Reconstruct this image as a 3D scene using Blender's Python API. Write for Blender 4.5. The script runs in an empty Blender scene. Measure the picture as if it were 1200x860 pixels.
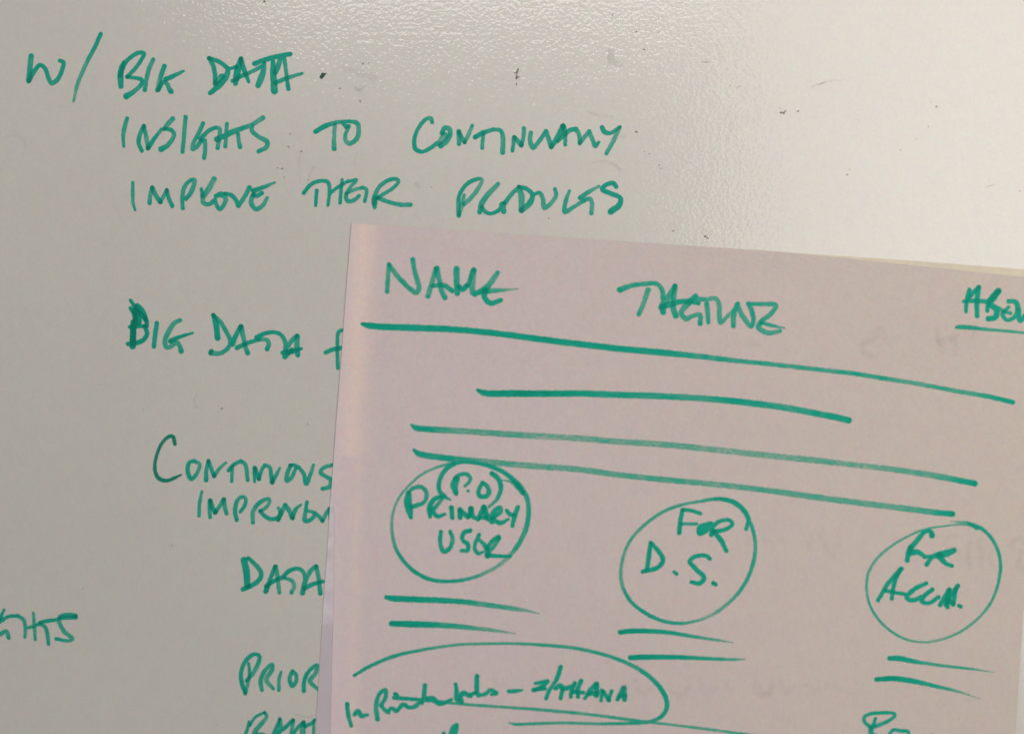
import bpy, math, random
import numpy as np
from mathutils import Vector
random.seed(7)
sc = bpy.context.scene
R = math.radians

# ------------------------------------------------------------------ camera
PX = 0.0005                       # one photo pixel on the board = 0.5 mm
D = 0.56                          # lens to board, metres
cam_d = bpy.data.cameras.new('camera')
cam = bpy.data.objects.new('camera', cam_d)
sc.collection.objects.link(cam)
cam.location = (0, -D, 0)
cam.rotation_euler = (R(90), 0, 0)
cam_d.sensor_width = 36
cam_d.lens = 36 * D / (1200 * PX)
cam_d.clip_start = 0.01
cam_d.clip_end = 100
sc.camera = cam

# ------------------------------------------------------------------ light
w = bpy.data.worlds.new('World'); sc.world = w; w.use_nodes = True
bg = w.node_tree.nodes['Background']
bg.inputs[0].default_value = (0.93, 0.97, 1.0, 1)
bg.inputs[1].default_value = 0.16

def area(name, loc, target, sx, sy, power, col, spread=180):
    l = bpy.data.lights.new(name, 'AREA'); l.shape = 'RECTANGLE'
    l.size = sx; l.size_y = sy; l.energy = power; l.color = col; l.spread = R(spread)
    o = bpy.data.objects.new(name, l); sc.collection.objects.link(o)
    o.location = loc
    o.rotation_euler = (Vector(target) - Vector(loc)).to_track_quat('-Z', 'Y').to_euler()
    return o
# a wide bright window to the right, a ceiling panel above, and an unseen fill lamp added on the left to even out the light
area('window_light', (1.42, -1.5, .52), (1.0, 0, .33), 1.9, 2.35, 36.5, (1.0, 0.935, 0.86))
area('ceiling_light', (-0.10, -1.5, .93), (-0.05, 0, .2), 1.05, 0.20, 4.5, (1.0, 0.95, 0.90))
area('fill_light', (-2.7, -1.6, 1.1), (0, 0, 0), 1.6, 1.6, 15, (1.0, 0.97, 0.95))

sc.view_settings.view_transform = 'Standard'
sc.view_settings.look = 'None'
sc.view_settings.exposure = 0.14
sc.view_settings.gamma = 1.0
sc.cycles.transparent_max_bounces = 24

# ------------------------------------------------------------------ materials
class NT:
    def __init__(s, name):
        s.m = bpy.data.materials.new(name); s.m.use_nodes = True
        s.t = s.m.node_tree; s.t.nodes.clear()
        s.out = s.n('ShaderNodeOutputMaterial')
    def n(s, typ, **kw):
        nd = s.t.nodes.new(typ)
        for k, v in kw.items():
            if k.startswith('i_'):
                key = k[2:]
                key = int(key) if key.isdigit() else key.replace('_', ' ')
                if isinstance(v, (tuple, list)) and len(v) == 3 and nd.inputs[key].type == 'RGBA': v = (*v, 1)
                nd.inputs[key].default_value = v
            else: setattr(nd, k, v)
        return nd
    def l(s, a, b): s.t.links.new(a, b)
    def math(s, op, a, b=None, c=None, clamp=False):
        nd = s.n('ShaderNodeMath', operation=op); nd.use_clamp = clamp
        for i, v in enumerate((a, b, c)):
            if v is None: continue
            if hasattr(v, 'links') or hasattr(v, 'is_output'): s.l(v, nd.inputs[i])
            else: nd.inputs[i].default_value = v
        return nd.outputs[0]
    def ramp(s, fac, stops, interp='LINEAR'):
        nd = s.n('ShaderNodeValToRGB'); cr = nd.color_ramp; cr.interpolation = interp
        while len(cr.elements) < len(stops): cr.elements.new(0.5)
        for e, (p, c) in zip(cr.elements, stops): e.position = p; e.color = (*c, 1)
        s.l(fac, nd.inputs[0]); return nd.outputs[0]
    def noise(s, vec, scale, detail=2, rough=0.5, dist=0):
        nd = s.n('ShaderNodeTexNoise', i_Scale=scale, i_Detail=detail, i_Roughness=rough, i_Distortion=dist)
        s.l(vec, nd.inputs['Vector']); return nd
    def mixc(s, fac, a, b, mode='MIX'):
        nd = s.n('ShaderNodeMix', data_type='RGBA', blend_type=mode)
        for i, v in ((0, fac), (6, a), (7, b)):
            if hasattr(v, 'is_output'): s.l(v, nd.inputs[i])
            elif isinstance(v, tuple): nd.inputs[i].default_value = (*v, 1)
            else: nd.inputs[i].default_value = v
        return nd.outputs[2]

def mottle(k, tc, col, scale, amp):
    nz = k.noise(tc, scale, 2, .6)
    v = k.n('ShaderNodeMapRange', data_type='FLOAT_VECTOR')
    k.l(nz.outputs['Color'], v.inputs[6])
    v.inputs[7].default_value = (.3, .3, .3); v.inputs[8].default_value = (.7, .7, .7)
    v.inputs[9].default_value = (1 - amp,) * 3; v.inputs[10].default_value = (1 + amp,) * 3
    return k.mixc(1.0, col, v.outputs[1], 'MULTIPLY')

def mat_board():
    k = NT('enamelled_whiteboard')
    tc = k.n('ShaderNodeTexCoord').outputs['Object']
    big = k.noise(tc, 7, 3, .5)
    fine = k.noise(tc, 900, 2, .6)
    mid = k.noise(tc, 140, 3, .6)
    f = k.math('ADD', k.math('MULTIPLY', big.outputs[0], .6), k.math('MULTIPLY', mid.outputs[0], .4))
    col = k.ramp(f, [(.3, (.535, .520, .485)), (.7, (.570, .550, .510))])
    grain = k.ramp(fine.outputs[0], [(.3, (.965, .965, .97)), (.7, (1.03, 1.025, 1.02))])
    col = k.mixc(1.0, col, grain, 'MULTIPLY')
    col = mottle(k, tc, mottle(k, tc, col, 420, .035), 120, .018)
    b = k.n('ShaderNodeBsdfPrincipled', i_Roughness=.36)
    b.inputs['Specular IOR Level'].default_value = 1.0
    k.l(col, b.inputs['Base Color'])
    # orange-peel relief of the enamel
    p1 = k.noise(tc, 420, 1, .5, 0)
    p2 = k.noise(tc, 70, 2, .5)
    bm = k.n('ShaderNodeBump', i_Strength=1.0, i_Distance=.00023)
    k.l(k.math('ADD', p1.outputs[0], k.math('MULTIPLY', p2.outputs[0], .7)), bm.inputs['Height'])
    b.inputs['Coat Weight'].default_value = .8
    b.inputs['Coat Roughness'].default_value = .11
    b.inputs['Coat IOR'].default_value = 1.45
    k.l(bm.outputs[0], b.inputs['Coat Normal'])
    k.l(b.outputs[0], k.out.inputs[0])
    return k.m

def mat_paper():
    k = NT('pinkish_paper')
    tc = k.n('ShaderNodeTexCoord').outputs['Object']
    sep = k.n('ShaderNodeSeparateXYZ'); k.l(tc, sep.inputs[0])
    X, Z = sep.outputs[0], sep.outputs[2]
    big = k.noise(tc, 5, 3, .5); fib = k.noise(tc, 700, 3, .65); mid = k.noise(tc, 60, 3, .6)
    f = k.math('ADD', k.math('MULTIPLY', big.outputs[0], .7), k.math('MULTIPLY', mid.outputs[0], .3))
    col = k.ramp(f, [(.3, (.583, .495, .476)), (.7, (.615, .522, .500))])
    # tint: the sheet is rosier to the left, with light fall-off painted in as darker, greyer beige to the right
    tint_shade = k.math('MULTIPLY_ADD', X, 1.55, .5, clamp=True)
    col = k.mixc(tint_shade, k.mixc(1.0, col, (1.02, 1.01, 1.145), 'MULTIPLY'), k.mixc(1.0, col, (.905, .935, .87), 'MULTIPLY'))
    # pale peach margin down the left side, stepping inwards half-way down
    def band(x0, wd, slope):
        c = k.math('ADD', k.math('SUBTRACT', X, x0), k.math('MULTIPLY', Z, slope))
        q = k.math('DIVIDE', c, wd)
        return k.math('POWER', 2.718, k.math('MULTIPLY', k.math('MULTIPLY', q, q), -1))
    up = k.math('MULTIPLY_ADD', Z, 400, .5 + 400 * .052, clamp=True)      # above about z = -0.052
    bnd = k.math('ADD', k.math('MULTIPLY', band(-.0917, .0075, -.065), up),
                 k.math('MULTIPLY', k.math('MULTIPLY', band(-.0888, .0040, -.022), k.math('SUBTRACT', 1, up)), .4))
    col = k.mixc(k.math("MULTIPLY", bnd, .8, clamp=True), col, (.74, .590, .535))
    left = k.math('MULTIPLY', k.math('SUBTRACT', 1, k.math('MULTIPLY_ADD', X, 60, 6.2, clamp=True)), .35)
    col = k.mixc(left, col, (.72, .585, .62))
    grain = k.ramp(fib.outputs[0], [(.3, (.965, .96, .965)), (.7, (1.03, 1.03, 1.03))])
    col = k.mixc(1.0, col, grain, 'MULTIPLY')
    col = mottle(k, tc, mottle(k, tc, col, 380, .035), 90, .018)
    b = k.n('ShaderNodeBsdfPrincipled', i_Roughness=.75)
    b.inputs['Specular IOR Level'].default_value = .18
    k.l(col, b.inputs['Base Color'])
    bm = k.n('ShaderNodeBump', i_Strength=.25, i_Distance=.0002)
    k.l(fib.outputs[0], bm.inputs['Height']); k.l(bm.outputs[0], b.inputs['Normal'])
    k.l(b.outputs[0], k.out.inputs[0]); return k.m

def mat_plain(name, c1, c2, scale, rough=.6, spec=.3, alpha=1.0):
    k = NT(name)
    tc = k.n('ShaderNodeTexCoord').outputs['Object']
    nz = k.noise(tc, scale, 3, .6)
    col = k.ramp(nz.outputs[0], [(.35, c1), (.65, c2)])
    b = k.n('ShaderNodeBsdfPrincipled', i_Roughness=rough, i_Alpha=alpha)
    b.inputs['Specular IOR Level'].default_value = spec
    k.l(col, b.inputs['Base Color']); k.l(b.outputs[0], k.out.inputs[0]); return k.m

def mat_ink(name, stops, rough, spec):
    k = NT(name)
    cov = k.n('ShaderNodeAttribute', attribute_name='coverage').outputs['Fac']
    lay = k.n('ShaderNodeAttribute', attribute_name='layers').outputs['Fac']
    col = k.ramp(k.math('MULTIPLY', lay, .4), stops)
    b = k.n('ShaderNodeBsdfPrincipled', i_Roughness=rough)
    b.inputs['Specular IOR Level'].default_value = spec
    k.l(col, b.inputs['Base Color'])
    tr = k.n('ShaderNodeBsdfTransparent')
    mx = k.n('ShaderNodeMixShader')
    k.l(cov, mx.inputs[0]); k.l(tr.outputs[0], mx.inputs[1]); k.l(b.outputs[0], mx.inputs[2])
    k.l(mx.outputs[0], k.out.inputs[0]); return k.m

M = {
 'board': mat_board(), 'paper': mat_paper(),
 'back': mat_plain('cream_backing', (.66, .59, .46), (.60, .535, .43), 90),
 'strip': mat_plain('grey_lilac_strip', (.485, .435, .465), (.51, .46, .49), 60),
 'tape': mat_plain('milky_tape', (.55, .49, .535), (.65, .60, .645), 85, .5, .3),
 'alu': mat_plain('anodised_aluminium', (.6, .6, .6), (.65, .65, .65), 40, .35, .5),
 'ink_b': mat_ink('green_marker_on_enamel', [(0, (.11, .50, .37)), (.28, (.030, .425, .310)), (.36, (.008, .335, .245)), (.48, (.004, .265, .19)), (.75, (.001, .19, .13))], .5, .12),
 'ink_d': mat_ink('dark_green_marker', [(0, (.03, .30, .23)), (.36, (.004, .215, .15)), (.8, (.002, .17, .12))], .5, .12),
 'ink_p': mat_ink('green_marker_on_paper', [(0, (.13, .52, .385)), (.28, (.035, .44, .315)), (.36, (.008, .36, .258)), (.46, (.004, .285, .195)), (.75, (.002, .235, .155))], .8, .1),
 'dirt': mat_ink('grey_dirt', [(0, (.12, .11, .10)), (1, (.03, .03, .03))], .8, .1),
 'blob': mat_ink('dried_dark_green_ink', [(0, (.01, .10, .06)), (.5, (.004, .06, .035)), (1, (.002, .05, .03))], .3, .5),
 'smear': mat_ink('erased_marker_smear', [(0, (.36, .38, .38)), (1, (.30, .32, .32))], .6, .2),
 'ghost': mat_ink('writing_showing_through', [(0, (.36, .33, .36)), (1, (.30, .28, .31))], .8, .1),
}

# ------------------------------------------------------------------ objects helpers
def link(o, parent=None):
    sc.collection.objects.link(o)
    if parent: o.parent = parent
    return o
def empty(name, parent=None, label=None, cat=None):
    o = bpy.data.objects.new(name, None); o.empty_display_size = .02
    if label: o['label'] = label
    if cat: o['category'] = cat
    return link(o, parent)
def mesh_obj(name, verts, faces, mat, parent=None, label=None):
    me = bpy.data.meshes.new(name); me.from_pydata(verts, [], faces); me.materials.append(mat); me.update()
    o = bpy.data.objects.new(name, me)
    if label: o['label'] = label
    return link(o, parent)
def slab(name, poly, y0, y1, mat, parent, label=None):
    """closed plate: outline poly in (x, z), front face at y0 (towards the lens), back at y1"""
    n = len(poly)
    v = [(x, y0, z) for x, z in poly] + [(x, y1, z) for x, z in poly]
    area2 = sum(poly[i][0] * poly[(i + 1) % n][1] - poly[(i + 1) % n][0] * poly[i][1] for i in range(n))
    fr = list(range(n)) if area2 > 0 else list(range(n))[::-1]      # seen from -Y, x right, z up: counter-clockwise faces the lens
    f = [tuple(fr), tuple(n + i for i in fr[::-1])]
    for i in range(n):
        a, b = fr[i], fr[(i + 1) % n]
        f.append((b, a, a + n, b + n))
    return mesh_obj(name, v, f, mat, parent, label)

# ------------------------------------------------------------------ handwriting
G = 0.5                                     # ink mesh cell, in photo pixels
_rn = np.random.RandomState(3).rand(256, 256)
def vnoise(x, y, seed):
    x = x + seed * 17.3; y = y + seed * 7.9
    xi = np.floor(x).astype(int); yi = np.floor(y).astype(int)
    fx = x - xi; fy = y - yi; fx = fx * fx * (3 - 2 * fx); fy = fy * fy * (3 - 2 * fy)
    g = lambda a, b: _rn[a & 255, b & 255]
    return (g(xi, yi) * (1 - fx) + g(xi + 1, yi) * fx) * (1 - fy) + (g(xi, yi + 1) * (1 - fx) + g(xi + 1, yi + 1) * fx) * fy

def sample(pts, step=0.4):
    """smooth path through pts (x, y, width, density): rows of x, y, r, density, arc"""
    P = np.array(pts, float)
    if len(P) == 1: P = np.vstack([P, P + [0.3, 0, 0, 0]])
    if len(P) == 2: P = np.vstack([P[0], (P[0] + P[1]) / 2, P[1]])
    Q = np.vstack([2 * P[0] - P[1], P, 2 * P[-1] - P[-2]])
    out = []
    for i in range(1, len(Q) - 2):
        p0, p1, p2, p3 = Q[i - 1, :2], Q[i, :2], Q[i + 1, :2], Q[i + 2, :2]
        t0 = 0; t1 = t0 + max(1e-3, np.linalg.norm(p1 - p0)) ** .5
        t2 = t1 + max(1e-3, np.linalg.norm(p2 - p1)) ** .5; t3 = t2 + max(1e-3, np.linalg.norm(p3 - p2)) ** .5
        n = max(2, int(np.linalg.norm(p2 - p1) / step))
        t = np.linspace(t1, t2, n, endpoint=False)[:, None]
        A1 = (t1 - t) / (t1 - t0) * p0 + (t - t0) / (t1 - t0) * p1
        A2 = (t2 - t) / (t2 - t1) * p1 + (t - t1) / (t2 - t1) * p2
        A3 = (t3 - t) / (t3 - t2) * p2 + (t - t2) / (t3 - t2) * p3
        B1 = (t2 - t) / (t2 - t0) * A1 + (t - t0) / (t2 - t0) * A2
        B2 = (t3 - t) / (t3 - t1) * A2 + (t - t1) / (t3 - t1) * A3
        C = (t2 - t) / (t2 - t1) * B1 + (t - t1) / (t2 - t1) * B2
        k = ((t - t1) / (t2 - t1))
        wa = Q[i, 2:] * (1 - k) + Q[i + 1, 2:] * k
        out.append(np.hstack([C, wa]))
    out.append(P[-1:, :]); S = np.vstack(out)
    S[:, 2] *= .5
    d = np.r_[0, np.cumsum(np.linalg.norm(np.diff(S[:, :2], axis=0), axis=1))]
    return np.hstack([S, d[:, None]])

_cnt = [0]; _lay = {}
H = .0006                                   # the sheet's front stands this far off the board
def ink(name, strokes, mat, parent, scale, ybase, soft=.5, edge=.10, streak=.09, wob=.22, label=None, kind=None, wmul=1.0, flat=False):
    """lay marker ink as a thin film: cells along the strokes, each vertex carrying how much ink lies there"""
    S = [sample(s) for s in strokes]
    A = np.vstack(S); pad = A[:, 2].max() * wmul + 2 + soft
    x0 = math.floor((A[:, 0].min() - pad) / G) * G; y0 = math.floor((A[:, 1].min() - pad) / G) * G
    nx = int((A[:, 0].max() + pad - x0) / G) + 2; ny = int((A[:, 1].max() + pad - y0) / G) + 2
    clear = np.ones((ny, nx)); total = np.zeros((ny, nx)); peak = np.zeros((ny, nx))
    for s in S:
        _cnt[0] += 1; seed = _cnt[0] % 97
        sd = np.full((ny, nx), 99.0); U = np.zeros((ny, nx)); V = np.zeros((ny, nx)); AA = np.zeros((ny, nx)); RR = np.ones((ny, nx))
        tg = np.gradient(s[:, :2], axis=0); tg /= np.maximum(1e-6, np.linalg.norm(tg, axis=1))[:, None]
        for (cx, cy, r, a, u), (tx, ty) in zip(s, tg):
            r = r * wmul
            m = r + 1.5 + soft
            i0 = max(0, int((cx - m - x0) / G)); i1 = min(nx, int((cx + m - x0) / G) + 2)
            j0 = max(0, int((cy - m - y0) / G)); j1 = min(ny, int((cy + m - y0) / G) + 2)
            gx = x0 + np.arange(i0, i1) * G - cx; gy = (y0 + np.arange(j0, j1) * G - cy)[:, None]
            d = np.sqrt(gx * gx + gy * gy) - r
            sl = (slice(j0, j1), slice(i0, i1)); q = d < sd[sl]
            sd[sl][q] = d[q]
            V[sl][q] = (gx * ty - gy * tx)[q]; U[sl][q] = (u + gx * tx + gy * ty)[q]
            AA[sl][q] = a; RR[sl][q] = r
        near = sd < soft + 1.5
        dd = sd + (vnoise(U / 2.2, V / 3 + 5, seed) - .5) * 2 * wob * np.minimum(1, RR / 1.6)
        c = np.clip((soft - dd) / (2 * soft), 0, 1); c = c * c * (3 - 2 * c)
        rim = np.clip((np.abs(V) / np.maximum(RR, .4) - .55) / .35, 0, 1)
        st = vnoise(U / 3.5, V / .62, seed + 11) - .5; sl2 = vnoise(U / 9 + 3, V / 4, seed + 31) - .5
        dry = np.clip(1 - AA, 0, 1)
        a = AA * (1 + edge * (rim - .5)) + st * (streak + .75 * dry) + sl2 * (.22 - .08 * dry) + .16 * np.clip(1 - np.minimum(U, s[-1, 4] - U) / 3.0, 0, 1)
        if flat: a = AA * .6 * (.55 + .9 * vnoise(U / 5, V / 3, seed + 7))
        a = np.clip(a, 0, 1.25) * c * near
        clear *= 1 - np.clip(a, 0, .985); total += a; peak = np.maximum(peak, a)
    cov = 1 - clear; total = peak + (.5 if soft > .6 else .75) * (total - peak)
    keep = cov > .012
    cell = keep[:-1, :-1] | keep[1:, :-1] | keep[:-1, 1:] | keep[1:, 1:]
    jj, ii = np.nonzero(cell)
    idx = -np.ones((ny, nx), int); use = np.zeros((ny, nx), bool)
    for dj in (0, 1):
        for di in (0, 1): use[jj + dj, ii + di] = True
    vj, vi = np.nonzero(use); idx[vj, vi] = np.arange(len(vj))
    X = (x0 + vi * G - 600) * PX * scale; Z = -(y0 + vj * G - 430) * PX * scale
    _cnt[0] += 1
    base = 0.0 if ybase > -H else -H                # every film of ink has a depth of its own, 2.4 microns apart
    _lay[base] = _lay.get(base, 0) + 1
    Y = np.full(len(X), base - .00003 - _lay[base] * 0.0000024)
    co = np.stack([X, Y, Z], 1)
    F = np.stack([idx[jj + 1, ii], idx[jj + 1, ii + 1], idx[jj, ii + 1], idx[jj, ii]], 1)
    me = bpy.data.meshes.new(name)
    me.vertices.add(len(co)); me.vertices.foreach_set('co', co.ravel())
    me.loops.add(F.size); me.loops.foreach_set('vertex_index', F.ravel().astype(np.int32))
    me.polygons.add(len(F)); me.polygons.foreach_set('loop_start', (np.arange(len(F)) * 4).astype(np.int32))
    for nm, arr in (('coverage', cov), ('layers', total)):
        at = me.attributes.new(nm, 'FLOAT', 'POINT'); at.data.foreach_set('value', arr[vj, vi].astype(np.float32))
    me.update(calc_edges=True); me.validate()
    me.materials.append(mat)
    o = bpy.data.objects.new(name, me)
    if label: o['label'] = label
    if kind: o['kind'] = kind
    return link(o, parent)

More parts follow.
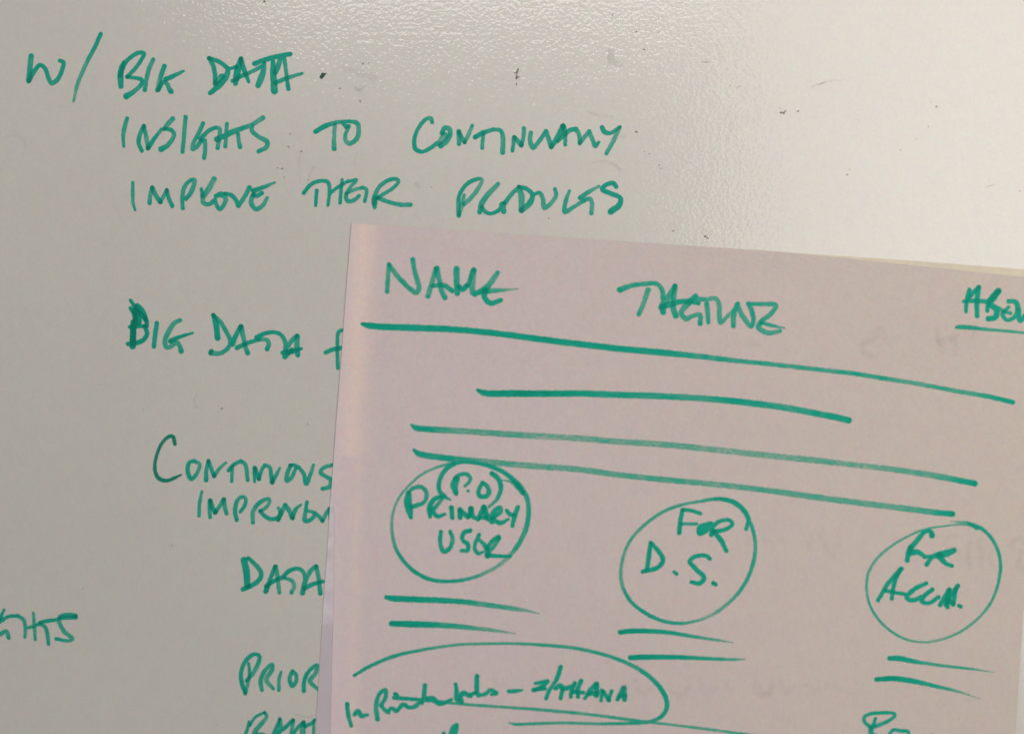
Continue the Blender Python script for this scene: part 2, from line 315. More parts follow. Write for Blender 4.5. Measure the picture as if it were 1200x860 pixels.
# T ox oy scale : the patch the following strokes were measured in;  W kind text : a new word
# L : a new letter;  S : one stroke, points x,y[:width[:density]]
BOARD = '''
T 0 20 5
W word W/
L w
S 183,230:30:.9 176,300:30 168,376:28
S 170,376:24:.95 205,315 232,284:24 262,300:24 285,360 302,388:26 335,370 365,310:24 372,268:24 350,257:20
L slash
S 590,102:24:.92 560,170:24 520,245:24:.75 480,330:24:.66 450,410:22 432,495:14:.6
W word BIG
L B
S 724,262:14:.95 712,300:30 706,350:36 709,408:28
S 704,345:24:.95 735,270 775,230 820,210 843,216:22 830,250 790,305 745,352:22:.85
S 745,352:22:.9 790,358:22 828,368:24 832,388 795,430 740,466:34
L I
S 898,250:24:.8 875,300:26 860,360:24 848,430:24:.9
L G
S 963,290:26:.9 945,340:28:.8 928,410:28 922,430:26
S 930,428:24:.9 955,385:24 980,395:24 990,420:24 1002,437:30
S 972,366:28:1 1010,350:26 1075,318:16:.8
T 200 20 5
W word DATA
L D
S 225,243:22:.95 250,290:26 260,340:26 260,385:24
S 225,243:24:.95 280,262:24 315,285:24 335,308:26 325,350:34 280,405:36 232,447:24
S 262,390:30:.75 300,350:34
L A
S 340,306:20:.9 385,294:22
S 412,247:28:1 395,300:36 387,350:40 380,392:26
S 412,250:26:.95 430,310:28 445,350:24 458,382:18
S 362,376:22:.9 420,345:24 470,325:22 535,290:22
L T
S 492,275:28:1 560,250:28 640,230:28 700,218:26
S 550,270:18:.9 545,310:30 530,360:36 512,402:30
L A
S 600,262:24:.95 600,320:34 605,380:38 608,435:38
S 642,250:26:.9 625,300:32 612,330:26
S 665,235:22:.95 672,290:22 680,350:22 690,422:24
S 612,388:24:.95 680,360:24 770,332:16
T 120 120 5
W word INSIGHTS
L I
S 145,95:22:.8 130,150:26:.85 122,200:22 125,260:16
L N
S 243,140:24:.9 222,185:24 213,240:24 232,285:22
S 243,140:24:.85 256,200:24 268,268:26
S 268,270:26:.9 300,220:24 345,160:20
L S
S 412,97:28:.8 375,140:26 362,158:22
S 362,155:20:.9 405,165:24 420,190:24:.8 385,250:26 345,276:34:.95
L I
S 487,88:24:.85 480,180:24 470,292:22
L G
S 590,125:24:.85 560,190:24 530,250:24 530,275:24:.9 553,262:24 578,228:24
S 575,215:26:.9 620,170:24 665,148:22
S 600,225:24:.85 602,280:24 597,326:24
L H
S 660,150:20:.85 686,155:22 688,190:24 675,268:24
S 730,127:22:.85 725,200:22 720,260:22
S 672,218:34:.95 700,205:28 740,190:26
L T
S 700,205:24:.95 760,175:32 830,150:26 880,130:24:.8 940,92:28:.7
S 795,188:22:.85 800,230:22 806,262:26
L S
S 882,135:20:.8 875,165:24:.85 920,205:24 965,232:28 962,262:26 915,288:24
T 340 120 5
W word TO
L T
S 150,172:26:1 200,143:28 250,124:26:.9 300,115:22 350,113:20
S 262,130:22:.8 258,200:22 258,272:28
L O
S 350,113:20:.85 392,123:26 402,160:26 390,215:26 350,242:26 325,225:24:.75 325,190:22 345,140:22
S 305,120:20:.9 330,145:26
W word CONTINUALLY
L C
S 833,118:22:.8 822,93:22:.85 790,105:22 745,165:22:.9 728,220:22:1 735,275:26 775,290:22 820,270:22 862,240:24:.95
L O
S 890,180:26:.95 905,152:26:.85 930,155:28 938,182:26 920,225:30 882,255:32
S 868,245:26:.7 905,195:38:.7
L N
S 988,172:28:.8 990,210:26:.85 990,245:24
S 990,178:22:.85 1008,212:24 1022,235:22
S 1022,235:22:.8 1045,190:22 1067,138:20:.75
T 520 120 5
L T
S 185,205:26:1 230,180:28:.95 290,160:22
S 232,185:22:.8 228,230:22 225,268:22
L I
S 290,160:22:.9 333,166:22 346,200:26:.85 345,295:28
L N
S 412,205:24:.85 408,250:22 403,285:22
S 415,205:22:.9 435,230:26 455,252:26
S 455,252:24:.85 468,200:22 470,152:22
L U
S 510,180:26:.75 505,220:26 522,266:28:.9 550,240:24:.85 600,170:24
L A
S 600,172:24:.8 615,215:26 630,262:28
S 632,260:26:.95 668,205:32 698,142:30:1
S 700,140:30:.85 712,180:24:.8 712,250:20
S 668,230:20:.9 700,200:24 740,165:26 775,158:26
L L
S 775,158:26:.8 793,190:24 798,240:24
S 798,240:24:.85 825,205:24 852,172:22
L L
S 852,172:26:.75 870,215:24:.8 888,256:26:.9 908,235:18
L Y
S 928,147:24:.95 940,172:28 975,182:22:.9 1030,147:20:.75
S 1032,145:20:.7 1000,215:26:.72 953,300:22:.8
T 120 120 5
W word IMPROVE
L I
S 178,470:18:.85 178,540:20 180,590:18 192,632:12:1
L M
S 292,500:24:.85 280,550:22 277,590:24
S 292,500:24:.85 318,555:26 340,585:26
S 340,585:24:.85 360,550:22 378,515:22
S 378,515:22:.85 392,570:24 410,608:24
L P
S 472,622:22:.85 468,560:24 485,490:24 518,457:22 540,455:22:.75 533,495:28 512,540:26:.9 490,565:26
L R
S 655,450:30:.7 625,505:34:.72 590,560:28 592,588:24:.9 625,598:24 655,575:22
S 580,508:18:.85 587,550:24
L O
S 665,550:24:.95 695,540:34:1 722,560:26:.85 712,600:24 690,626:24:.9 668,600:22 660,570:20
S 720,535:20:.85 755,545:26 780,570:24:.9 797,606:26
L V
S 797,606:26:.85 830,560:24 862,500:26
L E
S 885,520:28:1 940,500:24 1010,470:14:.7
S 935,532:22:.95 905,548:26 885,540:22
S 880,548:26:.85 872,590:26 900,626:26 940,605:24 965,560:20:.75
T 340 120 5
W word THEIR
L T
S 80,532:22:1 125,480:22 190,460:22:.9 222,470:22 232,510:22 222,605:16:.95
S 156,518:22:.95 150,605:18
L H
S 228,540:18:.95 270,505:20 340,462:18
S 305,455:18:.9 298,520:20 293,590:20
L E
S 340,465:18:.9 388,455:18 352,500:20:.85 328,545:22 338,580:24 378,572:22 405,548:20
S 330,535:18:.85 380,512:20 425,500:20
L I
S 425,500:20:.9 447,512:20 438,580:20
L R
S 495,615:24:.8 492,570:28:.9 520,500:22:.95 570,460:22 620,450:22 635,465:20:.9 600,505:20 545,540:20 510,562:22
S 515,560:24:.9 580,585:22 650,600:24 705,600:24
S 495,590:34:.6 500,560:26
T 520 120 5
W word PRODUCTS
L P
S 88,665:24:.85 86,600:24 92,545:22:.95 130,485:22 180,455:24 224,452:20:.75 205,500:24:.72 160,560:26 120,598:22
S 120,545:18:.75 108,600:26 92,655:22:.7
L R
S 318,480:26:.75 265,535:30:.8 225,590:32 210,645:26:.85
S 222,612:22:.95 245,642:22 275,652:20 315,638:22 345,610:26
L O
S 345,600:38:.85 352,640:30:.8
S 360,590:26:.9 405,530:24 440,503:24
L D
S 440,497:24:.8 455,550:36:.75 455,632:30:.8
S 440,495:22:.95 490,510:24 520,545:24 505,590:34:.85 455,634:30
L U
S 520,545:22:.9 560,530:22 580,562:24:.85 590,618:28:.9 630,590:24:.8 658,545:24:.75 652,508:20
L C
S 737,520:18:.75 715,580:24:.85 710,642:26:.95 760,615:22:.9 820,577:22
L T
S 820,577:22:.9 855,565:24:.8 868,590:24 865,650:24
S 800,560:26:1 850,525:24:.9 910,492:16:.6
L S
S 1010,495:24:1 995,475:26 950,485:24 930,510:28 980,535:26 1035,562:26 1030,600:32 980,640:36
T 120 320 5
W word BIG
L B
S 165,160:18:1.1 200,210:24 255,275:26
S 165,205:20:1.1 190,250:26 185,320:30 178,428:36
S 205,190:26:1.2 232,218:28 258,275:24 262,310:22
S 195,215:38:1.2 208,285:44
S 180,290:30:1.2 178,400:34
S 162,315:22:1.1 250,310:22
S 250,315:24:1.1 262,355:24 240,392:26 190,412:26 150,415:24
L I
S 320,292:24:1 310,360:26:.95 303,430:24
L G
S 455,276:24:.85 420,295:26:.85 385,350:28 366,400:26 378,435:26 410,425:24 435,405:24 455,430:24 462,458:28
S 400,398:28:1.1 450,375:22 530,350:12
W word DATA
L D
S 650,245:22:.95 668,310:32:1 675,380:32
S 650,245:22:.95 690,285:24 735,360:24:.9 752,402:26 735,440:24:.85 690,470:24 636,466:30:.85
S 640,455:22:.9 634,472:20
L A
S 762,415:32:1 785,360:26:.95 812,312:24
S 812,314:30:.85 825,370:26 838,432:24 852,468:28
S 790,437:26:1 850,410:24 920,390:20
L T
S 905,380:30:1 950,354:24 1010,347:22 1050,365:22:.9 1072,410:24:.85 1070,490:28:.9
S 915,393:18:.85 960,390:22:.85 975,412:24 966,445:26
L A
S 1075,450:24:.9 1110,395:26 1140,368:24
S 1142,370:30:.8 1140,430:30 1146,480:28:.9
S 1057,467:24:1 1110,460:28 1165,442:18
S 1075,488:24:.85 1110,450:26
T 240 320 5
W mark PLUS
L plus
S 815,330:20:.9 785,345:22 778,430:22 780,555:22:.9
S 708,465:24:1 750,448:26 795,440:26 860,428:24
T 160 480 5
W word CONTINUOUS
L C
D
S 225,200:20:.95 215,160:22 195,155:20 150,195:18:.9 115,280:18 108,350:20 130,400:22 175,415:20 220,400:18:.85 262,380:10:.7
L O
S 340,298:20:.9 310,310:22 300,360:24:.95 320,405:24 350,380:22:.85 370,318:20:.8 348,305:20
L N
S 422,300:22:.9 410,350:20 408,412:26:.95
S 422,300:22:.9 440,350:22 455,388:24
S 455,388:22:.85 490,340:20 525,310:14:.7
L T
S 540,355:22:.95 570,322:20 610,300:20
S 562,330:20:.85 558,420:18
L I
S 610,300:20:.9 636,318:22:.85 652,412:22:.85
L N
S 692,340:24:.95 692,420:16
S 697,345:22:.9 718,405:24
S 718,405:22:.85 735,350:20 752,325:22
L U
S 752,325:20:.9 780,335:22 790,385:24 795,425:24
S 796,425:24:.9 820,380:20 840,340:14:.8
L O
S 905,325:22:.95 885,370:24 882,415:26 910,395:22:.85 932,345:20
S 900,325:20:.9 925,325:20 952,338:22
L U
S 952,338:20:.9 980,375:22 995,432:26:.95 1015,390:22:.85 1037,325:18:.8
L S
S 1150,322:20:.85 1095,340:22:.9 1080,370:22 1110,390:22 1138,410:24 1132,450:26 1090,462:22:.95
W word IMPROVEM
L I
S 383,480:16:.85 370,550:20 367,620:20
L M
S 430,530:24:.9 428,580:22 432,630:20
S 434,532:24:.95 450,580:24 462,602:26
S 462,602:22:.85 490,560:22 512,524:24
S 512,524:24:.85 520,580:24 528,608:20
L P
S 588,645:24:.95 578,590:24:.9 592,530:22 622,508:20 640,520:20:.85 635,560:22:.95 608,598:18
L R
S 683,660:22:.9 683,600:24 720,545:24 775,522:20:.85 780,540:20 755,575:20 725,592:20:.9
S 725,592:20:.95 750,620:24 790,640:24 820,635:22
L O
S 828,642:26:.85 845,600:26:.8 832,575:18
S 832,642:24:.85 850,600:26 872,558:22
L V
S 872,558:26:.85 895,590:26 914,633:26:.9
S 914,633:24:.9 935,580:22 966,555:12
L E
S 1000,540:20:.95 990,600:22 988,650:26 1025,640:22:.9 1045,607:22 1000,590:18
L M
S 1045,603:22:.9 1070,625:22 1090,650:22
S 1090,650:22:.85 1115,600:20 1130,580:20
S 1130,580:20:.9 1140,640:22 1175,590:20
T 200 620 5
W word DATA
L D
S 430,180:36:.9 445,250:38:1.1 450,330:34:1
S 455,168:22:1 490,200:24:.9 530,252:26:.95 525,288:26 480,325:26 425,350:26:1
L A
S 558,362:28:1.1 585,290:24:.9 612,218:22:.9
S 616,218:26:.8 628,290:24 638,370:22
S 560,332:24:1 610,300:22 660,278:24
L T
S 650,285:22:1 700,240:24 750,230:22:.95 778,252:22 788,290:22:.85
S 670,285:20:.9 710,300:22 725,330:22:.8 708,370:22
L A
S 773,372:28:.95 790,300:26 820,245:26:.85 850,215:22
S 855,218:24:.85 868,290:24 878,375:24:.95
S 785,345:26:.95 830,322:24 892,305:20
T 240 688 5
W word PRIOR
L P
S 238,622:18:1 218,560:24 213,500:22:.95 240,430:24 290,390:22 320,400:20 315,440:24:.85 285,500:24 245,545:20
S 258,445:16:.9 262,510:18 240,610:24:.85
L R
S 335,600:20:.85 328,550:24:.9 350,490:24 395,450:20:.85 395,480:26:.8 362,540:26 403,593:18:.95
L I
S 448,495:16:.9 435,540:20:.8 435,600:20:.8
L O
S 515,490:24:.9 498,530:22 512,575:24 535,550:22 535,510:20 515,490:20
L R
S 580,605:22:.9 583,550:22:1 610,490:22 658,453:20:.85 650,500:24:.8 618,548:26 658,590:18:.9 700,630:18
T 280 810 10
W word BAMM
L B
S 120,350:28:.9 105,420:34 70,520:40
S 130,395:30:1 190,300:32 300,240:30
S 305,245:36:.85 325,290:34:.8 270,370:50 200,450:52 160,540:46
S 210,490:26:.9 300,495:28 340,540:30
L A
S 480,312:26:1 450,390:36 395,520:42
S 482,325:46:.8 490,400:46 470,480:50
L N
S 450,480:40:1 540,420:44 635,330:40
S 638,335:44:.8 625,420:40 610,540:42
L M
S 630,500:40:.95 700,410:38 760,352:36
S 760,360:44:.8 750,430:64 750,540:60
S 780,400:50:.95 850,370:38 890,325:30
S 880,335:28:.9 875,420:30 872,540:30
T 0 640 5
W word GHTS
L G
S 25,370:14:.9 0,420:22:.95 -40,480:22
S -20,450:20:.95 0,440:22 50,410:20 105,405:20
S -20,520:24:.8 5,512:24 38,495:22 52,535:20
L H
S 105,405:20:.9 140,430:22:.85 150,480:20:.8 147,532:16
S 197,390:16:.8 203,470:20:.85 207,545:16
S 168,475:18:.95 210,462:20
L T
S 205,460:18:.9 235,455:20 265,472:22:.85 280,520:22 285,572:18
S 235,445:20:1 280,435:22 340,428:18
L S
S 445,405:24:.95 390,400:24:.95 350,412:20 345,430:22:.85 375,495:24 426,540:20:.9 405,552:18 330,540:20
S 350,420:18:.9 445,414:24
'''
SHEET = '''
T 400 250 5
W word NAME
L N
S 268,458:24:.8 273,380:22 280,300:20
S 280,300:20:.85 330,370:26:.85 400,440:24 440,465:26 455,440:26 432,350:24 418,270:22:.9
L A
S 508,485:26:.78 533,400:26 555,325:24
S 560,325:30:.78 575,400:26:.8 590,460:26 608,495:26
S 535,425:22:.85 600,422:26 650,455:24
L M
S 675,327:32:.8 676,400:32 680,468:30:.85
S 690,430:26:.9 710,445:28:.95 735,425:26
S 740,425:22:.75 775,332:26:.7
S 775,337:32:.68 765,400:38 770,465:28:.75
L E
S 915,350:24:.72 880,400:30:.72 845,440:32:.85 780,475:26:.85
S 840,455:30:.95 840,495:30:.85 875,526:28 935,508:22
S 850,455:30:.85 920,452:22:.75 1035,443:4:.55
T 700 270 5
W word TAGLINE
L T
S 132,348:30:.85 200,324:24:.82 290,312:24 350,315:24 380,350:24 385,400:26
S 297,350:28:.75 270,430:24 243,490:24
L A
S 455,325:22:.82 425,380:34:.85 385,440:38 385,480:28
S 455,328:26:.78 448,400:26 445,460:30 460,500:30
S 375,450:30:.88 430,432:30:.95 500,415:22
L G
S 575,385:24:.88 530,430:34:.85 492,485:26:.78 520,517:28 560,500:22 600,495:24 603,545:26:.85
S 470,420:24:.85 540,415:28:.9 590,425:26
L L
S 570,400:28:.85 640,405:22:.75 690,400:24 712,430:24 715,490:26:.8 722,540:24 760,505:20:.75 795,470:16:.6
S 640,430:26:.8 648,500:24 650,540:20
L I
S 797,560:24:.85 800,490:28 822,430:22
L N
S 820,435:24:.82 850,500:26 900,560:26 915,535:24 905,470:26 885,430:22
L E
S 885,430:20:.85 960,432:22 1045,438:24:.75 1020,485:24:.78 960,535:26 945,568:28 1000,600:26 1070,590:20
S 960,540:20:.8 1020,557:18 1095,573:8:.65
T 960 290 5
W word ABOUT
L A
S 860,375:18:.95 865,310:22 880,250:22
S 935,230:18:.95 905,262:22 885,290:18
S 935,235:24:.95 925,310:28 925,402:22
S 845,315:14:.95 900,312:24 985,318:22
L B
S 985,370:20:.95 992,320:24 1048,258:32
S 1050,255:30:.95 1020,300:32 1000,330:28 1040,365:32 1030,410:30 990,418:26
L O
S 1110,315:22:.85 1150,320:26:.9 1165,370:30 1140,410:22:.9 1100,425:20 1075,390:22 1110,350:18:.7
S 1050,355:18:.8 1085,375:20 1120,385:18
L U
S 1165,365:28:.95 1178,428:24 1205,400:22 1225,350:22
W underline UNDERLINE
L -
S 805,468:16:1 825,466:26:.95 870,468:24 1000,482:18:.85 1100,490:16:.75 1200,500:14:.8 1280,508:12
T 0 0 1
W line LINE1
L -
S 424.5,379.5:3.5:1.1 432,381.6:6.8:1.1 480,384:7.6:1 520,385.4:7:1 560,388.4:6.8:1 600,393:6.8 640,398.4:7 720,408:7 774,413:7.2:.95 820,417.6:6.2:.85 860,422.4:5.4:.8 900,426.4:5:.78 960,433.1:5:.72 1000,437.6:5:.85 1040,444:5:.78 1080,450.4:4.9:.7 1120,458:4.9:.75 1160,465:5.3:.9 1187,471.2:5
W line LINE2
L -
S 560,457.3:3.5:1.1 567,460.3:6.8:1.1 600,461:7.6:1.1 640,461.2:7 680,461:7:.92 720,462.4:7.2:.9 780,464.4:7:.85 820,466.6:7:.82 860,470:7.2:.95 920,477.6:7.2:.8 960,485:7:.92 980,489:7.2:1 994.5,492.4:7.2:1
W line LINE3
L -
S 482,497.5:2:1 487,501:6.5:.95 506,503:7:.9 530,504.5:6.8:.62 550,505.6:6.8:.58 600,509:6.8:.65 640,511.3:6.8:.5 680,513.6:6.8:.52 720,517:6.6:.58 780,521:6.8:.62 840,527:6.8:.5 900,533.6:6.8:.52 960,539.8:6.8:.62 1000,544.5:6.2:.45 1040,549:6.4:.6 1080,554.8:6.6:.62 1110,560:6.8:.75 1142,566.3:6.6:.98
W line LINE4
L -
S 484.5,526.5:2:1 490,531:6.4:.95 520,536.4:7.2:.9 545,539:7:.85 570,541:6.8:.65 620,545.6:6.8:.6 680,550:6.6:.55 720,555.6:6.4:.68 780,562:6.4:.72 840,567.6:6.4:.6 900,574.6:6.4:.65 960,583:6.8:.7 1020,590.6:6.8:.6 1060,595.5:6.8:.62 1090,599.5:6.6:.8 1116,602:6.4:1
W line LINE5
L -
S 453,699.5:5:1 462,701:6.8:1.1 500,702.4:6.6:1 540,704.6:6:.9 560,707:5.8:.8 600,712.5:5.4:.65 616,715:3.6:.55 632,718.5:1:.4
W line LINE6
L -
S 459,730.4:6:1.1 480,731:7.2:1.1 520,732.4:6.2:.85 540,734:5.8:.8 580,738.4:3.8:.6 604,742:1:.4
W line LINE7
L -
S 727,740.4:5.2:1.1 740,739:5.6:1.1 780,740.4:4.8:.95 812,745.4:3.8:.85 840,749.6:2.6:.75 859,752.4:.8:.5
W line LINE8
L -
S 739,770.2:5.6:1.1 752,769.6:6:1.1 790,769.6:5.2:1 824,771:4.4:.85 860,772.4:3.2:.75 873,772:1:.5
T 960 688 5
W line LINE9
L -
S 412,415:24:1.1 470,416:30:1.1 540,430:26:1 620,443:18:.9 740,460:16:.85 900,478:12:.8 1025,496:4:.5
W line LINE10
L -
S 337,538:26:1.1 440,533:30:1.1 560,550:28:1 700,582:20:.85 800,605:14:.8 940,650:3:.5
T 430 520 5
W circle CIRCLE1
L -
S 500,115:20:.95 440,128:16:.75 390,144:14:.72 320,180:14:.7 240,250:14:.68 180,330:14:.65 150,420:16:.65 146,500:18:.75 165,600:20:.85 210,680:22:.92 290,755:22 380,795:22:.98 490,804:20:.95 600,788:20:.8 700,752:20:.6 800,690:22:.52 880,600:26:.8 930,500:28:.88 948,400:28:.88 935,310:26:.85 890,240:30:1 850,202:26:1 800,165:24:.95 720,130:24:.95 620,108:22:.95 540,108:22 480,128:18
S 785,212:6:.5 840,220:14:.7 880,245:30:.95 915,290:24:1
W word PD
L (
S 510,115:28:.95 460,152:26:.95 425,215:24 425,275:24 448,303:28:1 490,328:8
L P
S 522,290:26:1 512,240:46:.9 525,205:38:.95
S 515,200:20:.9 545,180:22 585,178:24 606,200:22 600,222:20 574,246:14
L dot
S 592,274:15:1 594,276:15
L D
S 678,228:24:.95 702,245:24 715,280:28 702,305:26 660,303:26 655,275:24 678,228:22
L )
S 732,172:26:1 770,205:28:.95 785,255:26 765,320:22:.85 715,370:14:.7
W word PRIMARY
L P
S 258,430:20:.95 248,385:42:.95 240,330:46:1 245,290:30
S 240,285:20:.9 275,258:24:.9 320,252:24:.85 350,290:24:.8 335,340:22:.85 265,368:26:.95
L R
S 370,425:22:.95 368,370:32:1 395,325:26 440,305:22
S 448,312:22:.85 415,355:22:.85 388,390:26:.95 415,424:24 455,412:18:.85
L I
S 495,372:26:1 500,430:26:1
L M
S 545,385:28:1 547,430:28:1
S 548,390:26:1 592,428:26
S 600,420:26:1 608,378:26
S 610,380:32:1 622,425:26 655,440:16
L A
S 652,440:26:1 685,370:30
S 687,372:30:1 705,425:36 735,458:24
S 665,430:20:1 710,435:26
L R
S 725,435:26:.95 745,395:28:.95 780,372:24:.9 782,395:28:.8 745,425:28:1
S 735,440:26:1 782,462:26 828,440:16:.85
L Y
S 820,390:20:.95 838,412:26 865,418:18
S 885,370:24:1 865,425:28 853,480:20
W word USER
L U
S 433,515:22:.95 430,580:24:.95 450,630:26 485,610:24 502,560:24:.9 488,512:20
L S
S 605,507:24:.95 568,520:26 560,560:22 592,588:24 590,622:24 555,625:20
L E
S 658,532:22:.95 638,575:22 632,612:22 652,640:22 680,632:12
L R
S 655,558:18:.95 695,600:28 706,655:28
S 770,545:26:.9 735,568:26 705,612:24
S 775,552:22:.9 745,600:22 715,632:22
S 706,652:26:1 770,656:20 838,658:20:.95
T 700 560 5
W circle CIRCLE2
L -
S 872,298:20:.95 885,240:26:1 840,170:28:1 780,134:26:.95 700,122:22:.9 600,137:16:.85 500,155:16:.85 400,190:18:.85 300,255:18:.8 200,355:18:.75 155,450:18:.7 138,550:18:.72 150,640:20:.8 200,725:20:.95 290,795:20:1 380,835:20:.95 490,850:18:.85 600,830:16:.6 700,783:20:.55 780,720:20:.72 850,640:20:.8 900,540:22:.78 925,430:22:.78 920,340:20:.8 895,260:20:.9 860,205:12
S 690,118:6:.5 760,122:10:.6
W word FOR
L F
S 480,320:24:1 487,250:26 500,187:22
S 500,185:22:1 550,190:20 605,208:20:.95
S 488,268:18:.85 580,268:18:.8
L O
S 665,262:20:1 605,290:36 600,320:34 640,302:30 672,270:20
L R
S 668,330:26:1 678,285:26 720,252:22 775,247:22:.95 790,270:22 750,300:22:.95 685,312:26
S 680,312:28:1 725,365:28 756,425:22
W word D.S.
L D
S 312,378:20:1 303,450:26 290,540:24
S 318,382:22:1 360,430:26 385,480:26 355,522:26 268,546:24
L dot
S 450,548:18:1 464,560:22
L S
S 658,472:22:1 640,455:22 570,460:24 542,487:24 580,535:26 625,582:26 602,615:26 550,608:18
L dot
S 680,615:24:1 693,622:22
T 960 570 5
W circle CIRCLE3
L -
S 770,203:3:.5 860,208:10:.75 940,238:20:.95 1000,290:18:.95 1045,370:18:.92 1062,460:18:.92 1050,560:16:.9 1010,670:16:.75 940,762:14:.75 850,835:14:.75 760,880:14:.68 680,903:14:.6 600,910:11:.65 500,890:12:.85 420,845:12:.98 350,780:12:.98 300,700:12:.95 278,600:14:.72 290,500:16:.7 340,420:16:.72 420,350:14:.72 520,290:13:.75 620,250:11:.75 720,232:9:.75 840,222:9:.75 900,232:16:.85 920,250:8
S 800,210:5:.6 880,218:12:.75 930,245:14
W word FOR
L F
S 662,287:30:1 652,262:24 622,262:24 570,320:28 528,375:32 515,432:26
S 535,355:30:1 535,385:34 575,382:28 620,410:20
L O
S 615,412:20:1 655,412:22 630,455:24
L R
S 650,415:26:1 700,398:32 745,390:42 790,372:28
S 705,405:40:1 740,448:24 778,464:20
W word ACCH.
L A
S 345,665:22:1 400,572:24 482,480:26
S 472,490:24:1 442,560:24 425,655:22
S 390,608:22:1 440,618:22 505,630:18
L C
S 628,565:22:1 560,598:26 512,650:24 545,665:26 600,645:24
L C
S 662,602:24:1 615,640:26 600,670:26 640,682:22 700,645:22
L H
S 708,692:24:1 760,602:24
S 765,605:24:1 740,690:24
S 812,580:24:1 760,660:26 752,705:22
S 800,600:24:1 785,690:24
S 755,668:34:1 790,684:18
L dot
S 818,696:20:1 828,702:22
T 0 0 1
W ellipse ELLIPSE
L -
S 415,791:3:.95 430,782:4:.95 460,769:4:.92 500,760:3.2:.85 540,754.6:3:.8 560,754:3:.82 600,753.6:3:.8 640,755.6:3.6:.82 680,760:3.8:.85 720,770.5:4:.88 744,781:4.6:.85 764,795:5:.95 778,812:5.4:.98 781.8,826:5:.95 776,838:4.6:.9 764,844.4:4:.95 740,846.8:3.8:.95 700,847.4:3.2:.85 660,846.4:3:.82 620,847.6:3.2:.85 604,848:3.4:.9 597,846.4:1.4:.8
W line STRIKE
L -
S 462,817:4.4:1 500,820:3.8:.95 540,824.2:3:.85 600,828.6:3.2:.78 640,831.6:3.6:.8 700,837.6:3.4:.78 740,843:3.4:.85 790,849:2.6:.75 830,854:3:.78 880,860.5:2.6:.8 940,868:2.6
T 360 688 5
W word IN
L I
S 235,682:24:.95 240,740:24 258,808:20
L N
S 278,742:22:.95 298,722:26 318,750:28 355,745:16
W word PRIVATE
L P
S 412,770:26:.95 405,690:26 425,620:22 458,600:22 460,640:24 432,690:22
L r
S 435,690:20:.95 455,715:22 475,730:22
L i
S 475,725:20:.95 495,705:20 520,722:22
S 516,622:22:1 524,632:26 520,645:22
L v
S 530,720:20:.95 560,685:24 600,702:22 640,690:26 665,662:24
L t
S 690,572:24:1 685,630:24 672,675:22
L e
S 700,650:26:1 735,648:28 770,678:28 810,672:22 845,655:16
W word LABEL
L l
S 870,565:18:1 875,600:24 880,650:34 900,665:36
L a
S 890,655:30:1 915,615:24 940,628:28 960,635:20
L b
S 950,630:22:1 985,615:22
S 995,520:26:1 995,600:28 1002,630:22
L e
S 1005,632:20:1 1045,622:22 1075,600:24 1108,618:22 1080,625:16
T 560 688 5
W mark DASH
L -
S 182,607:20:1 215,606:24 258,600:12
W word S/THANA
L S
S 335,560:16:1 370,556:22 410,548:20 375,580:24 325,600:22
S 335,600:18:1 395,592:18
L slash
S 486,465:24:1 460,540:24 418,605:22 400,650:20
L T
S 455,590:22:1 480,575:28 505,590:30 560,575:22
S 495,600:24:1 485,650:20
L H
S 568,560:22:1 550,600:26 545,640:20
S 605,545:24:1 585,600:26 588,640:20
S 560,610:22:1 620,615:20
L A
S 628,648:20:1 660,600:28 695,562:24
S 698,570:26:1 695,630:30
S 650,622:26:1 700,615:26
L N
S 722,662:18:1 728,605:24
S 735,610:24:1 768,658:24
S 768,655:20:1 785,605:20
L A
S 818,655:20:1 850,590:24
S 860,585:24:1 860,655:26
S 830,638:22:1 865,632:22
T 500 820 15
W word STRAY
L -
S 525,440:80:.95 490,500:140 455,640:150
S 300,580:60:.9 300,640:100
T 1000 810 10
W word RE
L R
S 215,425:46:1 130,345:38:.95 135,290:36:.95 200,258:40 270,250:38 400,245:38 480,258:36 480,290:36 350,370:42 260,405:40
S 258,315:34:1 240,380:44 208,440:56 210,490:56 270,530:60
L e
S 410,520:36:1 465,448:36 560,457:40 640,465:36 650,520:36
L dot
S 930,505:26:.9 935,520:30
'''

def parse(txt):
    words = []; ox = oy = 0; s = 5.0; dark = False
    for ln in txt.strip().splitlines():
        t = ln.split()
        if not t: continue
        if t[0] == 'T': ox, oy, s = float(t[1]), float(t[2]), float(t[3])
        elif t[0] == 'W': words.append(dict(kind=t[1], text=t[2], letters=[])); 
        elif t[0] == 'L': words[-1]['letters'].append(dict(ch=t[1], strokes=[], dark=False))
        elif t[0] == 'D': words[-1]['letters'][-1]['dark'] = True
        elif t[0] == 'S':
            pts = []; wd, a = 24.0, .9
            for q in t[1:]:
                f = q.split(':'); x, y = map(float, f[0].split(','))
                if len(f) > 1 and f[1]: wd = float(f[1])
                if len(f) > 2: a = float(f[2])
                pts.append((ox + x / s, oy + y / s, wd / s, a))
            words[-1]['letters'][-1]['strokes'].append(pts)
    return words

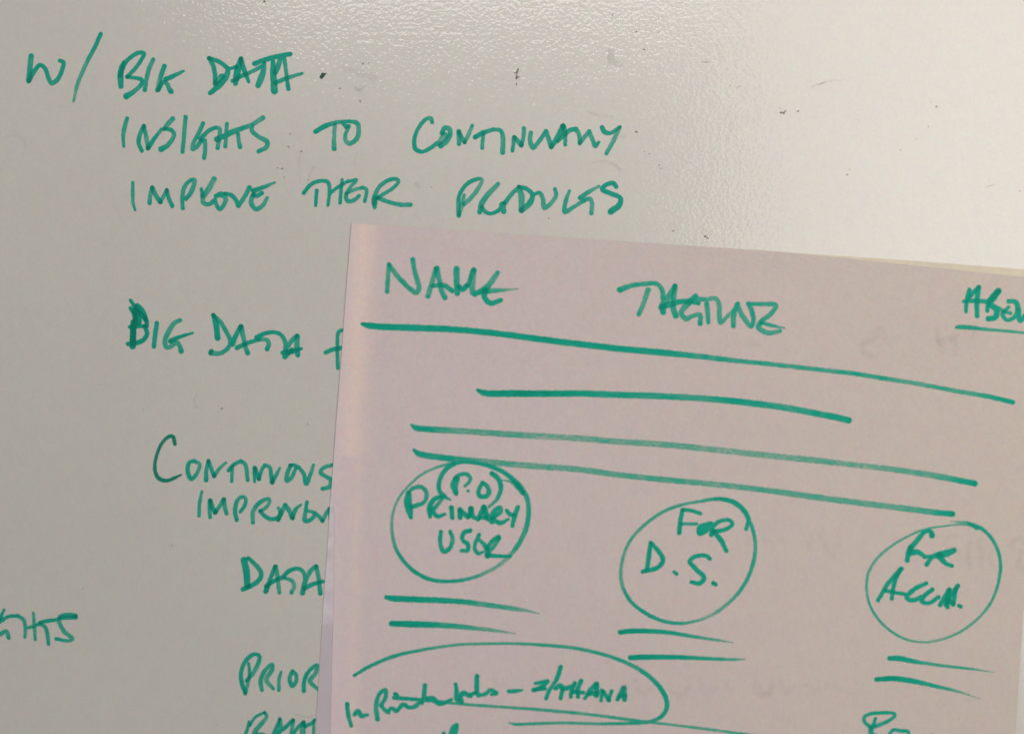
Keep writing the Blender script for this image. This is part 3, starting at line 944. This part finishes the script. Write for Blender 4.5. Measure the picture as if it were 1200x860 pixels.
# ------------------------------------------------------------------ the whiteboard
WB = empty('whiteboard', None, 'white glossy whiteboard covered in green marker handwriting, behind the pinkish sheet', 'whiteboard')
slab('writing_surface', [(-1.1, -.75), (1.3, -.75), (1.3, .65), (-1.1, .65)], 0, .012, M['board'], WB)
NAMES = {'slash': 'stroke', 'dot': 'full_stop', 'plus': 'plus_sign', '-': 'stroke', '(': 'bracket', ')': 'bracket'}
WLAB = {  # what the words on the board read and where they are
 0: 'letter w and slash in green marker, top left', 1: 'green word BIG on the top line', 2: 'green word DATA on the top line, heavily overwritten',
 3: 'green word INSIGHTS', 4: 'green word TO', 5: 'green word CONTINUALLY', 6: 'green word IMPROVE', 7: 'green word THEIR', 8: 'green word PRODUCTS',
 9: 'green word BIG left of the sheet, letter B overwritten', 10: 'green word DATA beside the plus sign', 11: 'green plus sign cut off by the sheet',
 12: 'green word CONTINUOUS ending at the sheet', 13: 'green word IMPROVEM running under the sheet', 14: 'green word DATA above PRIOR',
 15: 'green letters PRIOR running under the sheet', 16: 'overwritten green word at the bottom edge', 17: 'green letters GHTS at the left edge'}
def write(words, parent, scale, y, inkmat, **kw):
    for i, wd in enumerate(words):
        wy = y - (i % 4) * .00008
        yield i, wd, wy
for i, wd in enumerate(parse(BOARD)):
    wy = -.00005 - (i % 3) * .00008
    nm = 'handwritten_word' if wd['kind'] == 'word' else 'handwritten_mark'
    if len(wd['letters']) == 1:
        L = wd['letters'][0]
        ink('plus_sign', L['strokes'], M['ink_b'], WB, 1, wy, label=WLAB[i]); continue
    E = empty(nm, WB, WLAB[i])
    for L in wd['letters']:
        ink(NAMES.get(L['ch'], 'letter'), L['strokes'], M['ink_d'] if L['dark'] else M['ink_b'], E, 1, wy, wmul=1.05)

# dried ink blob after DATA, and specks, hairs and erased traces on the enamel
P5 = lambda ox, oy, pts, s=5: [(ox + x / s, oy + y / s, wd / s, a) for x, y, wd, a in pts]
ink('ink_dot', [P5(200, 20, [(884, 354, 20, 1.2), (893, 340, 22, 1.2)]), P5(200, 20, [(895, 340, 12, 1), (912, 332, 5, .9)])], M['blob'], WB, 1, -.00030, soft=.4, label='dark green dried ink dot after the word DATA')
SPECK = [(746,38,1.8,.45),(757,37,1.2,.35),(771,38.5,2.0,.5),(718,18,1.4,.45),(681,7,1.5,.3),(746,155,2.0,.75),(755,178,1,.45),(761,180.5,1.2,.35),(772,193.5,1.5,.55),(774.5,197.5,1.4,.5),
 (935,131,1.6,.75),(1097,125.5,1.9,.75),(1091,120.5,1,.3),(1088,148.5,1.3,.7),(1074,163.5,1.1,.45),(1055,176.5,1.3,.5),(1006,141.5,1.2,.4),(993,205,1.8,.5),(995,199,1.2,.4),(1195,224,1.4,.55),(866,102,1.5,.4),(855,101,1,.3),
 (425.5,75,1.6,.6),(432,74,1.2,.4),(422,119,1.5,.75),(398,104,1.8,.45),(310,2,2.2,1.0),(331,198,1.8,.6),(326,197,1.2,.35),(333,208,1.2,.35),(353,178,1.6,.5),(505.5,220,1.3,.5),(643,256,1.6,.45),(338,172,1.6,.4),
 (168,480,1.6,.7),(260.5,478.5,1.8,.85),(201.5,639,2.0,.45),(360.5,497,1.4,.45),(827,277,1.6,.9),(829.5,279,1.4,.8),(826,277,1.2,.8),(789.5,270.5,1.4,.6),(755,58.5,1.6,.4),(97,689,1.1,.4),(254,849,1.0,.4),(418,0,1.4,.7),(340,157,1.5,.3)]
for x, y, d_, a in SPECK:
    ink('dirt_speck', [[(x, y, d_, a * .48), (x + random.uniform(-.8, .8), y + random.uniform(-.6, .6), d_ * .8, a)]], M['dirt'], WB, 1, -.00004, soft=.45)
ink('dirt_speck', [[(607.3,81,1.1,1),(606.6,84,1.1,1),(605.6,86,1,.9),(605.9,88.5,.8,.8),(605.4,90.5,1.4,1),(605.3,92.8,1.1,1)], [(602.5,85.8,.7,.7),(605,85,.9,.8)], [(605.5,90.8,.8,.8),(608.4,90.6,.8,.7)], [(605.3,98,.8,.5),(605.3,100,.9,.5)]],
    M['dirt'], WB, 1, -.00004, soft=.35, label='small black scratch mark under the glare')
ink('dirt_speck', [[(914.5,132.5,1.6,.7),(916.5,132,1.4,.6),(919,133.3,1.7,.75)], [(919.5,131,1.6,.5),(921,130.5,1.5,.4)], [(913.8,127.5,1.2,.3),(914.2,128,1,.3)]], M['dirt'], WB, 1, -.00004, soft=.4)
HAIR = [[(950,103,.8,.3),(953,102,1.2,.42),(956,100,.8,.3),(962.5,98.5,1.3,.6),(965.5,97,1,.5),(970,96,.8,.3),(978,94.3,.8,.28),(985,95,.9,.32),(989,93,.9,.32)],
 [(1010,88,.7,.15),(1028,87,.7,.15)], [(1156,220,1,.25),(1160,218,1.2,.4),(1165,216.5,1.2,.35)], [(822,73,1.4,.3),(828,73.2,1.8,.4),(831,73,1,.3)], [(864,103,1,.3),(867,101.5,1,.35)]]
for h in HAIR: ink('hair_trace', [[(x, y, d_, a * .75) for x, y, d_, a in h]], M['dirt'], WB, 1, -.00004, soft=.5, flat=True)
SM = [[(368,196,1.5,.22),(364,203,1.6,.25),(361.5,212,1.5,.22)], [(694,191,1.5,.16),(706,189,2,.2),(720,193,2.2,.26),(727,199.5,2,.34)],
 [(233,458,1.6,.16),(228,468,2,.18),(230,477,2,.18),(236,479,1.6,.2)], [(3,164,2,.07),(18,158,3,.09),(30,168,3,.09),(27,182,2,.05)], [(689,131,2,.16),(703,136,2,.2),(718,137,2,.16)],
 [(416,102,2,.3),(421,106,4,.35),(426,102,2.4,.28)], [(488,216,3,.28),(491,219,3,.3)], [(352,175,2,.22),(351,190,1.2,.15),(352,215,1.4,.15)], [(417,180,1.5,.12),(416.5,195,1.5,.12)],
 [(716,60,7,.22),(717,72,8,.22),(728,76,6,.15)], [(704,166,2,.1),(730,160,6,.1)], [(842,55,3,.12),(844,75,3,.15)], [(486,253,2,.1),(492,258,3,.12)], [(345,835.5,2,.2),(362,840,2,.22),(367,838,2,.16)],
 [(402,80,7,.10),(440,92,8,.10)]]
for h in SM: ink('erased_trace', [h], M['smear'], WB, 1, -.00002, soft=1.6, wob=.6, flat=True)

# ------------------------------------------------------------------ the sheet in front
SH = empty('paper_sheet', None, 'pinkish paper sheet with a hand-drawn page layout, tilted over the right of the whiteboard', 'paper sheet')
k = (D - H) / D
def pp(lst, kk=k): return [((x - 600) * PX * kk, -(y - 430) * PX * kk) for x, y in lst]
main = [(412, 262), (560, 271.5), (700, 281), (820, 288.8), (900, 294.2), (960, 299.8), (1060, 309.8), (1160, 320.5), (1226, 326.8),
        (1222, 400), (1213, 540), (1199, 722), (1190, 860), (1170, 1160), (362, 1120), (380, 960), (387.2, 860), (390.2, 735), (391.4, 690), (392, 600),
        (388.2, 577), (391.2, 535), (394, 495), (400.6, 412), (406, 337)]
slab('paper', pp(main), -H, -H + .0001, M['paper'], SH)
back = [(880, 292.2), (960, 298.6), (1060, 305.0), (1130, 310.4), (1228, 317.8), (1226, 340), (880, 330)]
slab('backing_sheet', pp(back, (D - H + .0003) / D), -H + .00018, -H + .0003, M['back'], SH, 'cream backing edge showing along the top right')
strip = [(377.6, 731), (394, 731), (393, 860), (384, 1000), (350, 1000), (369.6, 862)]
slab('edge_strip', pp(strip, (D - H + .0003) / D), -H + .00018, -H + .0003, M['strip'], SH, 'grey lilac strip showing along the lower left edge')
tape = [(387.9, 577), (386.3, 600), (383.0, 655), (379.6, 700), (378.0, 731), (396, 731), (397, 577)]
slab('edge_tape', pp(tape, (D - H + .0003) / D), -H + .00018, -H + .0003, M['tape'], SH, 'milky wrinkled tape showing along the left edge')
SLAB = {'NAME': 'green word NAME', 'TAGLINE': 'green word TAGLINE', 'ABOUT': 'green word ABOU cut off at the right', 'UNDERLINE': 'green underline below ABOU',
 'LINE1': 'longest thick green line under NAME', 'LINE2': 'short thick green line below the longest one', 'LINE3': 'upper of two streaky green lines', 'LINE4': 'lower of two streaky green lines touching the left circle',
 'LINE5': 'upper green dash under the left circle', 'LINE6': 'lower green dash under the left circle', 'LINE7': 'upper green dash under the middle circle', 'LINE8': 'lower green dash under the middle circle',
 'LINE9': 'upper green dash under the right circle', 'LINE10': 'lower green dash under the right circle', 'CIRCLE1': 'green circle around PRIMARY USER', 'CIRCLE2': 'green circle around FOR D.S.', 'CIRCLE3': 'thin green circle on the right',
 'PD': 'bracketed green letters P.D', 'PRIMARY': 'green word PRIMARY', 'USER': 'green word USER', 'D.S.': 'green letters D.S.', 'ACCH.': 'green scrawl in the right circle', 'ELLIPSE': 'long open green oval at the bottom',
 'STRIKE': 'thin green line through the oval', 'IN': 'scrawled green word in the oval, first', 'PRIVATE': 'scrawled green word in the oval, second', 'LABEL': 'scrawled green word in the oval, before the dash',
 'DASH': 'short green dash in the oval', 'S/THANA': 'green letters S/THANA in the oval', 'STRAY': 'green letter tops at the bottom edge', 'RE': 'green letters at the bottom right edge'}
KN = {'line': 'drawn_line', 'underline': 'drawn_line', 'circle': 'drawn_circle', 'ellipse': 'drawn_oval', 'mark': 'dash', 'word': 'handwritten_word'}
seenfor = 0
for i, wd in enumerate(parse(SHEET)):
    wy = -H - .00006 - (i % 3) * .00009
    lab = SLAB.get(wd['text'])
    if wd['text'] == 'FOR':
        lab = ('green word FOR in the middle circle', 'green word FOR in the right circle')[seenfor]; seenfor += 1
    kw = dict(soft=1.15, edge=.02, streak=.10, wob=.30, wmul=1.12 if wd['text'] in ('NAME', 'TAGLINE', 'ABOUT') else 1.02)
    if len(wd['letters']) == 1:
        ink(KN[wd['kind']], wd['letters'][0]['strokes'], M['ink_p'], SH, k, wy, label=lab, **kw); continue
    E = empty('handwritten_word', SH, lab)
    for L in wd['letters']:
        ink(NAMES.get(L['ch'], 'letter'), L['strokes'], M['ink_p'], E, k, wy, **kw)
GH = [  # words on the far side of the sheet, read backwards and blurred by it
 [(1030,384,5,.07),(1024,396,6,.08),(1012,404,6,.09),(1012,414,6,.08),(1024,418,5,.06)], [(1034,386,4,.06),(1042,402,5,.08),(1052,396,4,.05)],
 [(1098,386,5,.07),(1100,400,6,.10),(1106,412,6,.09)], [(1100,400,5,.08),(1118,394,6,.08)], [(1122,384,5,.07),(1118,398,6,.09),(1120,412,5,.08)], [(1132,388,6,.08),(1142,386,6,.07),(1138,400,5,.06)], [(878,400,6,.05),(888,406,6,.06)],
 [(878,628,5,.06),(876,648,5,.05)], [(898,634,5,.05),(916,632,5,.05)], [(950,626,4,.05),(948,644,5,.06)], [(962,622,5,.05),(966,640,5,.05),(976,650,5,.05)], [(984,618,4,.04),(982,640,5,.05)],
 [(1108,634,4,.07),(1114,628,4,.08),(1124,628,4,.07)], [(1112,642,4,.06),(1122,646,4,.06)], [(1136,636,4,.07),(1134,652,5,.08),(1136,664,4,.07)], [(1148,632,4,.09),(1150,650,5,.09),(1150,666,4,.07)], [(1164,640,4,.07),(1160,656,4,.08),(1166,666,4,.06)],
 [(1182,638,4,.10),(1190,632,5,.12),(1200,632,5,.12),(1208,640,4,.1)], [(1196,646,4,.09),(1194,662,5,.10),(1200,670,5,.09)],
 [(732,800,5,.06),(734,816,5,.06)], [(746,798,5,.06),(752,812,6,.08),(762,806,5,.07)], [(784,800,5,.06),(790,812,6,.08),(800,814,6,.10),(808,804,5,.07)], [(822,798,5,.05),(826,812,6,.06),(838,806,5,.05)], [(850,798,5,.06),(858,808,5,.05)],
 [(884,800,5,.07),(890,812,7,.10),(900,812,7,.12),(906,802,5,.09)], [(914,800,5,.06),(920,810,5,.07),(930,804,5,.06)], [(944,802,5,.06),(952,810,5,.06),(968,804,5,.05)], [(976,802,5,.04),(984,808,5,.04)], [(582,790,5,.05),(580,800,6,.06),(590,804,5,.05)]]
for h in GH: ink('show_through_mark', [[(x, y, d_ * 1.15, a * 1.35) for x, y, d_, a in h]], M['ghost'], SH, k, -H - .00003, soft=4.2, wob=1.2, flat=True)
print('verts', sum(len(o.data.vertices) for o in sc.objects if o.type == 'MESH'))
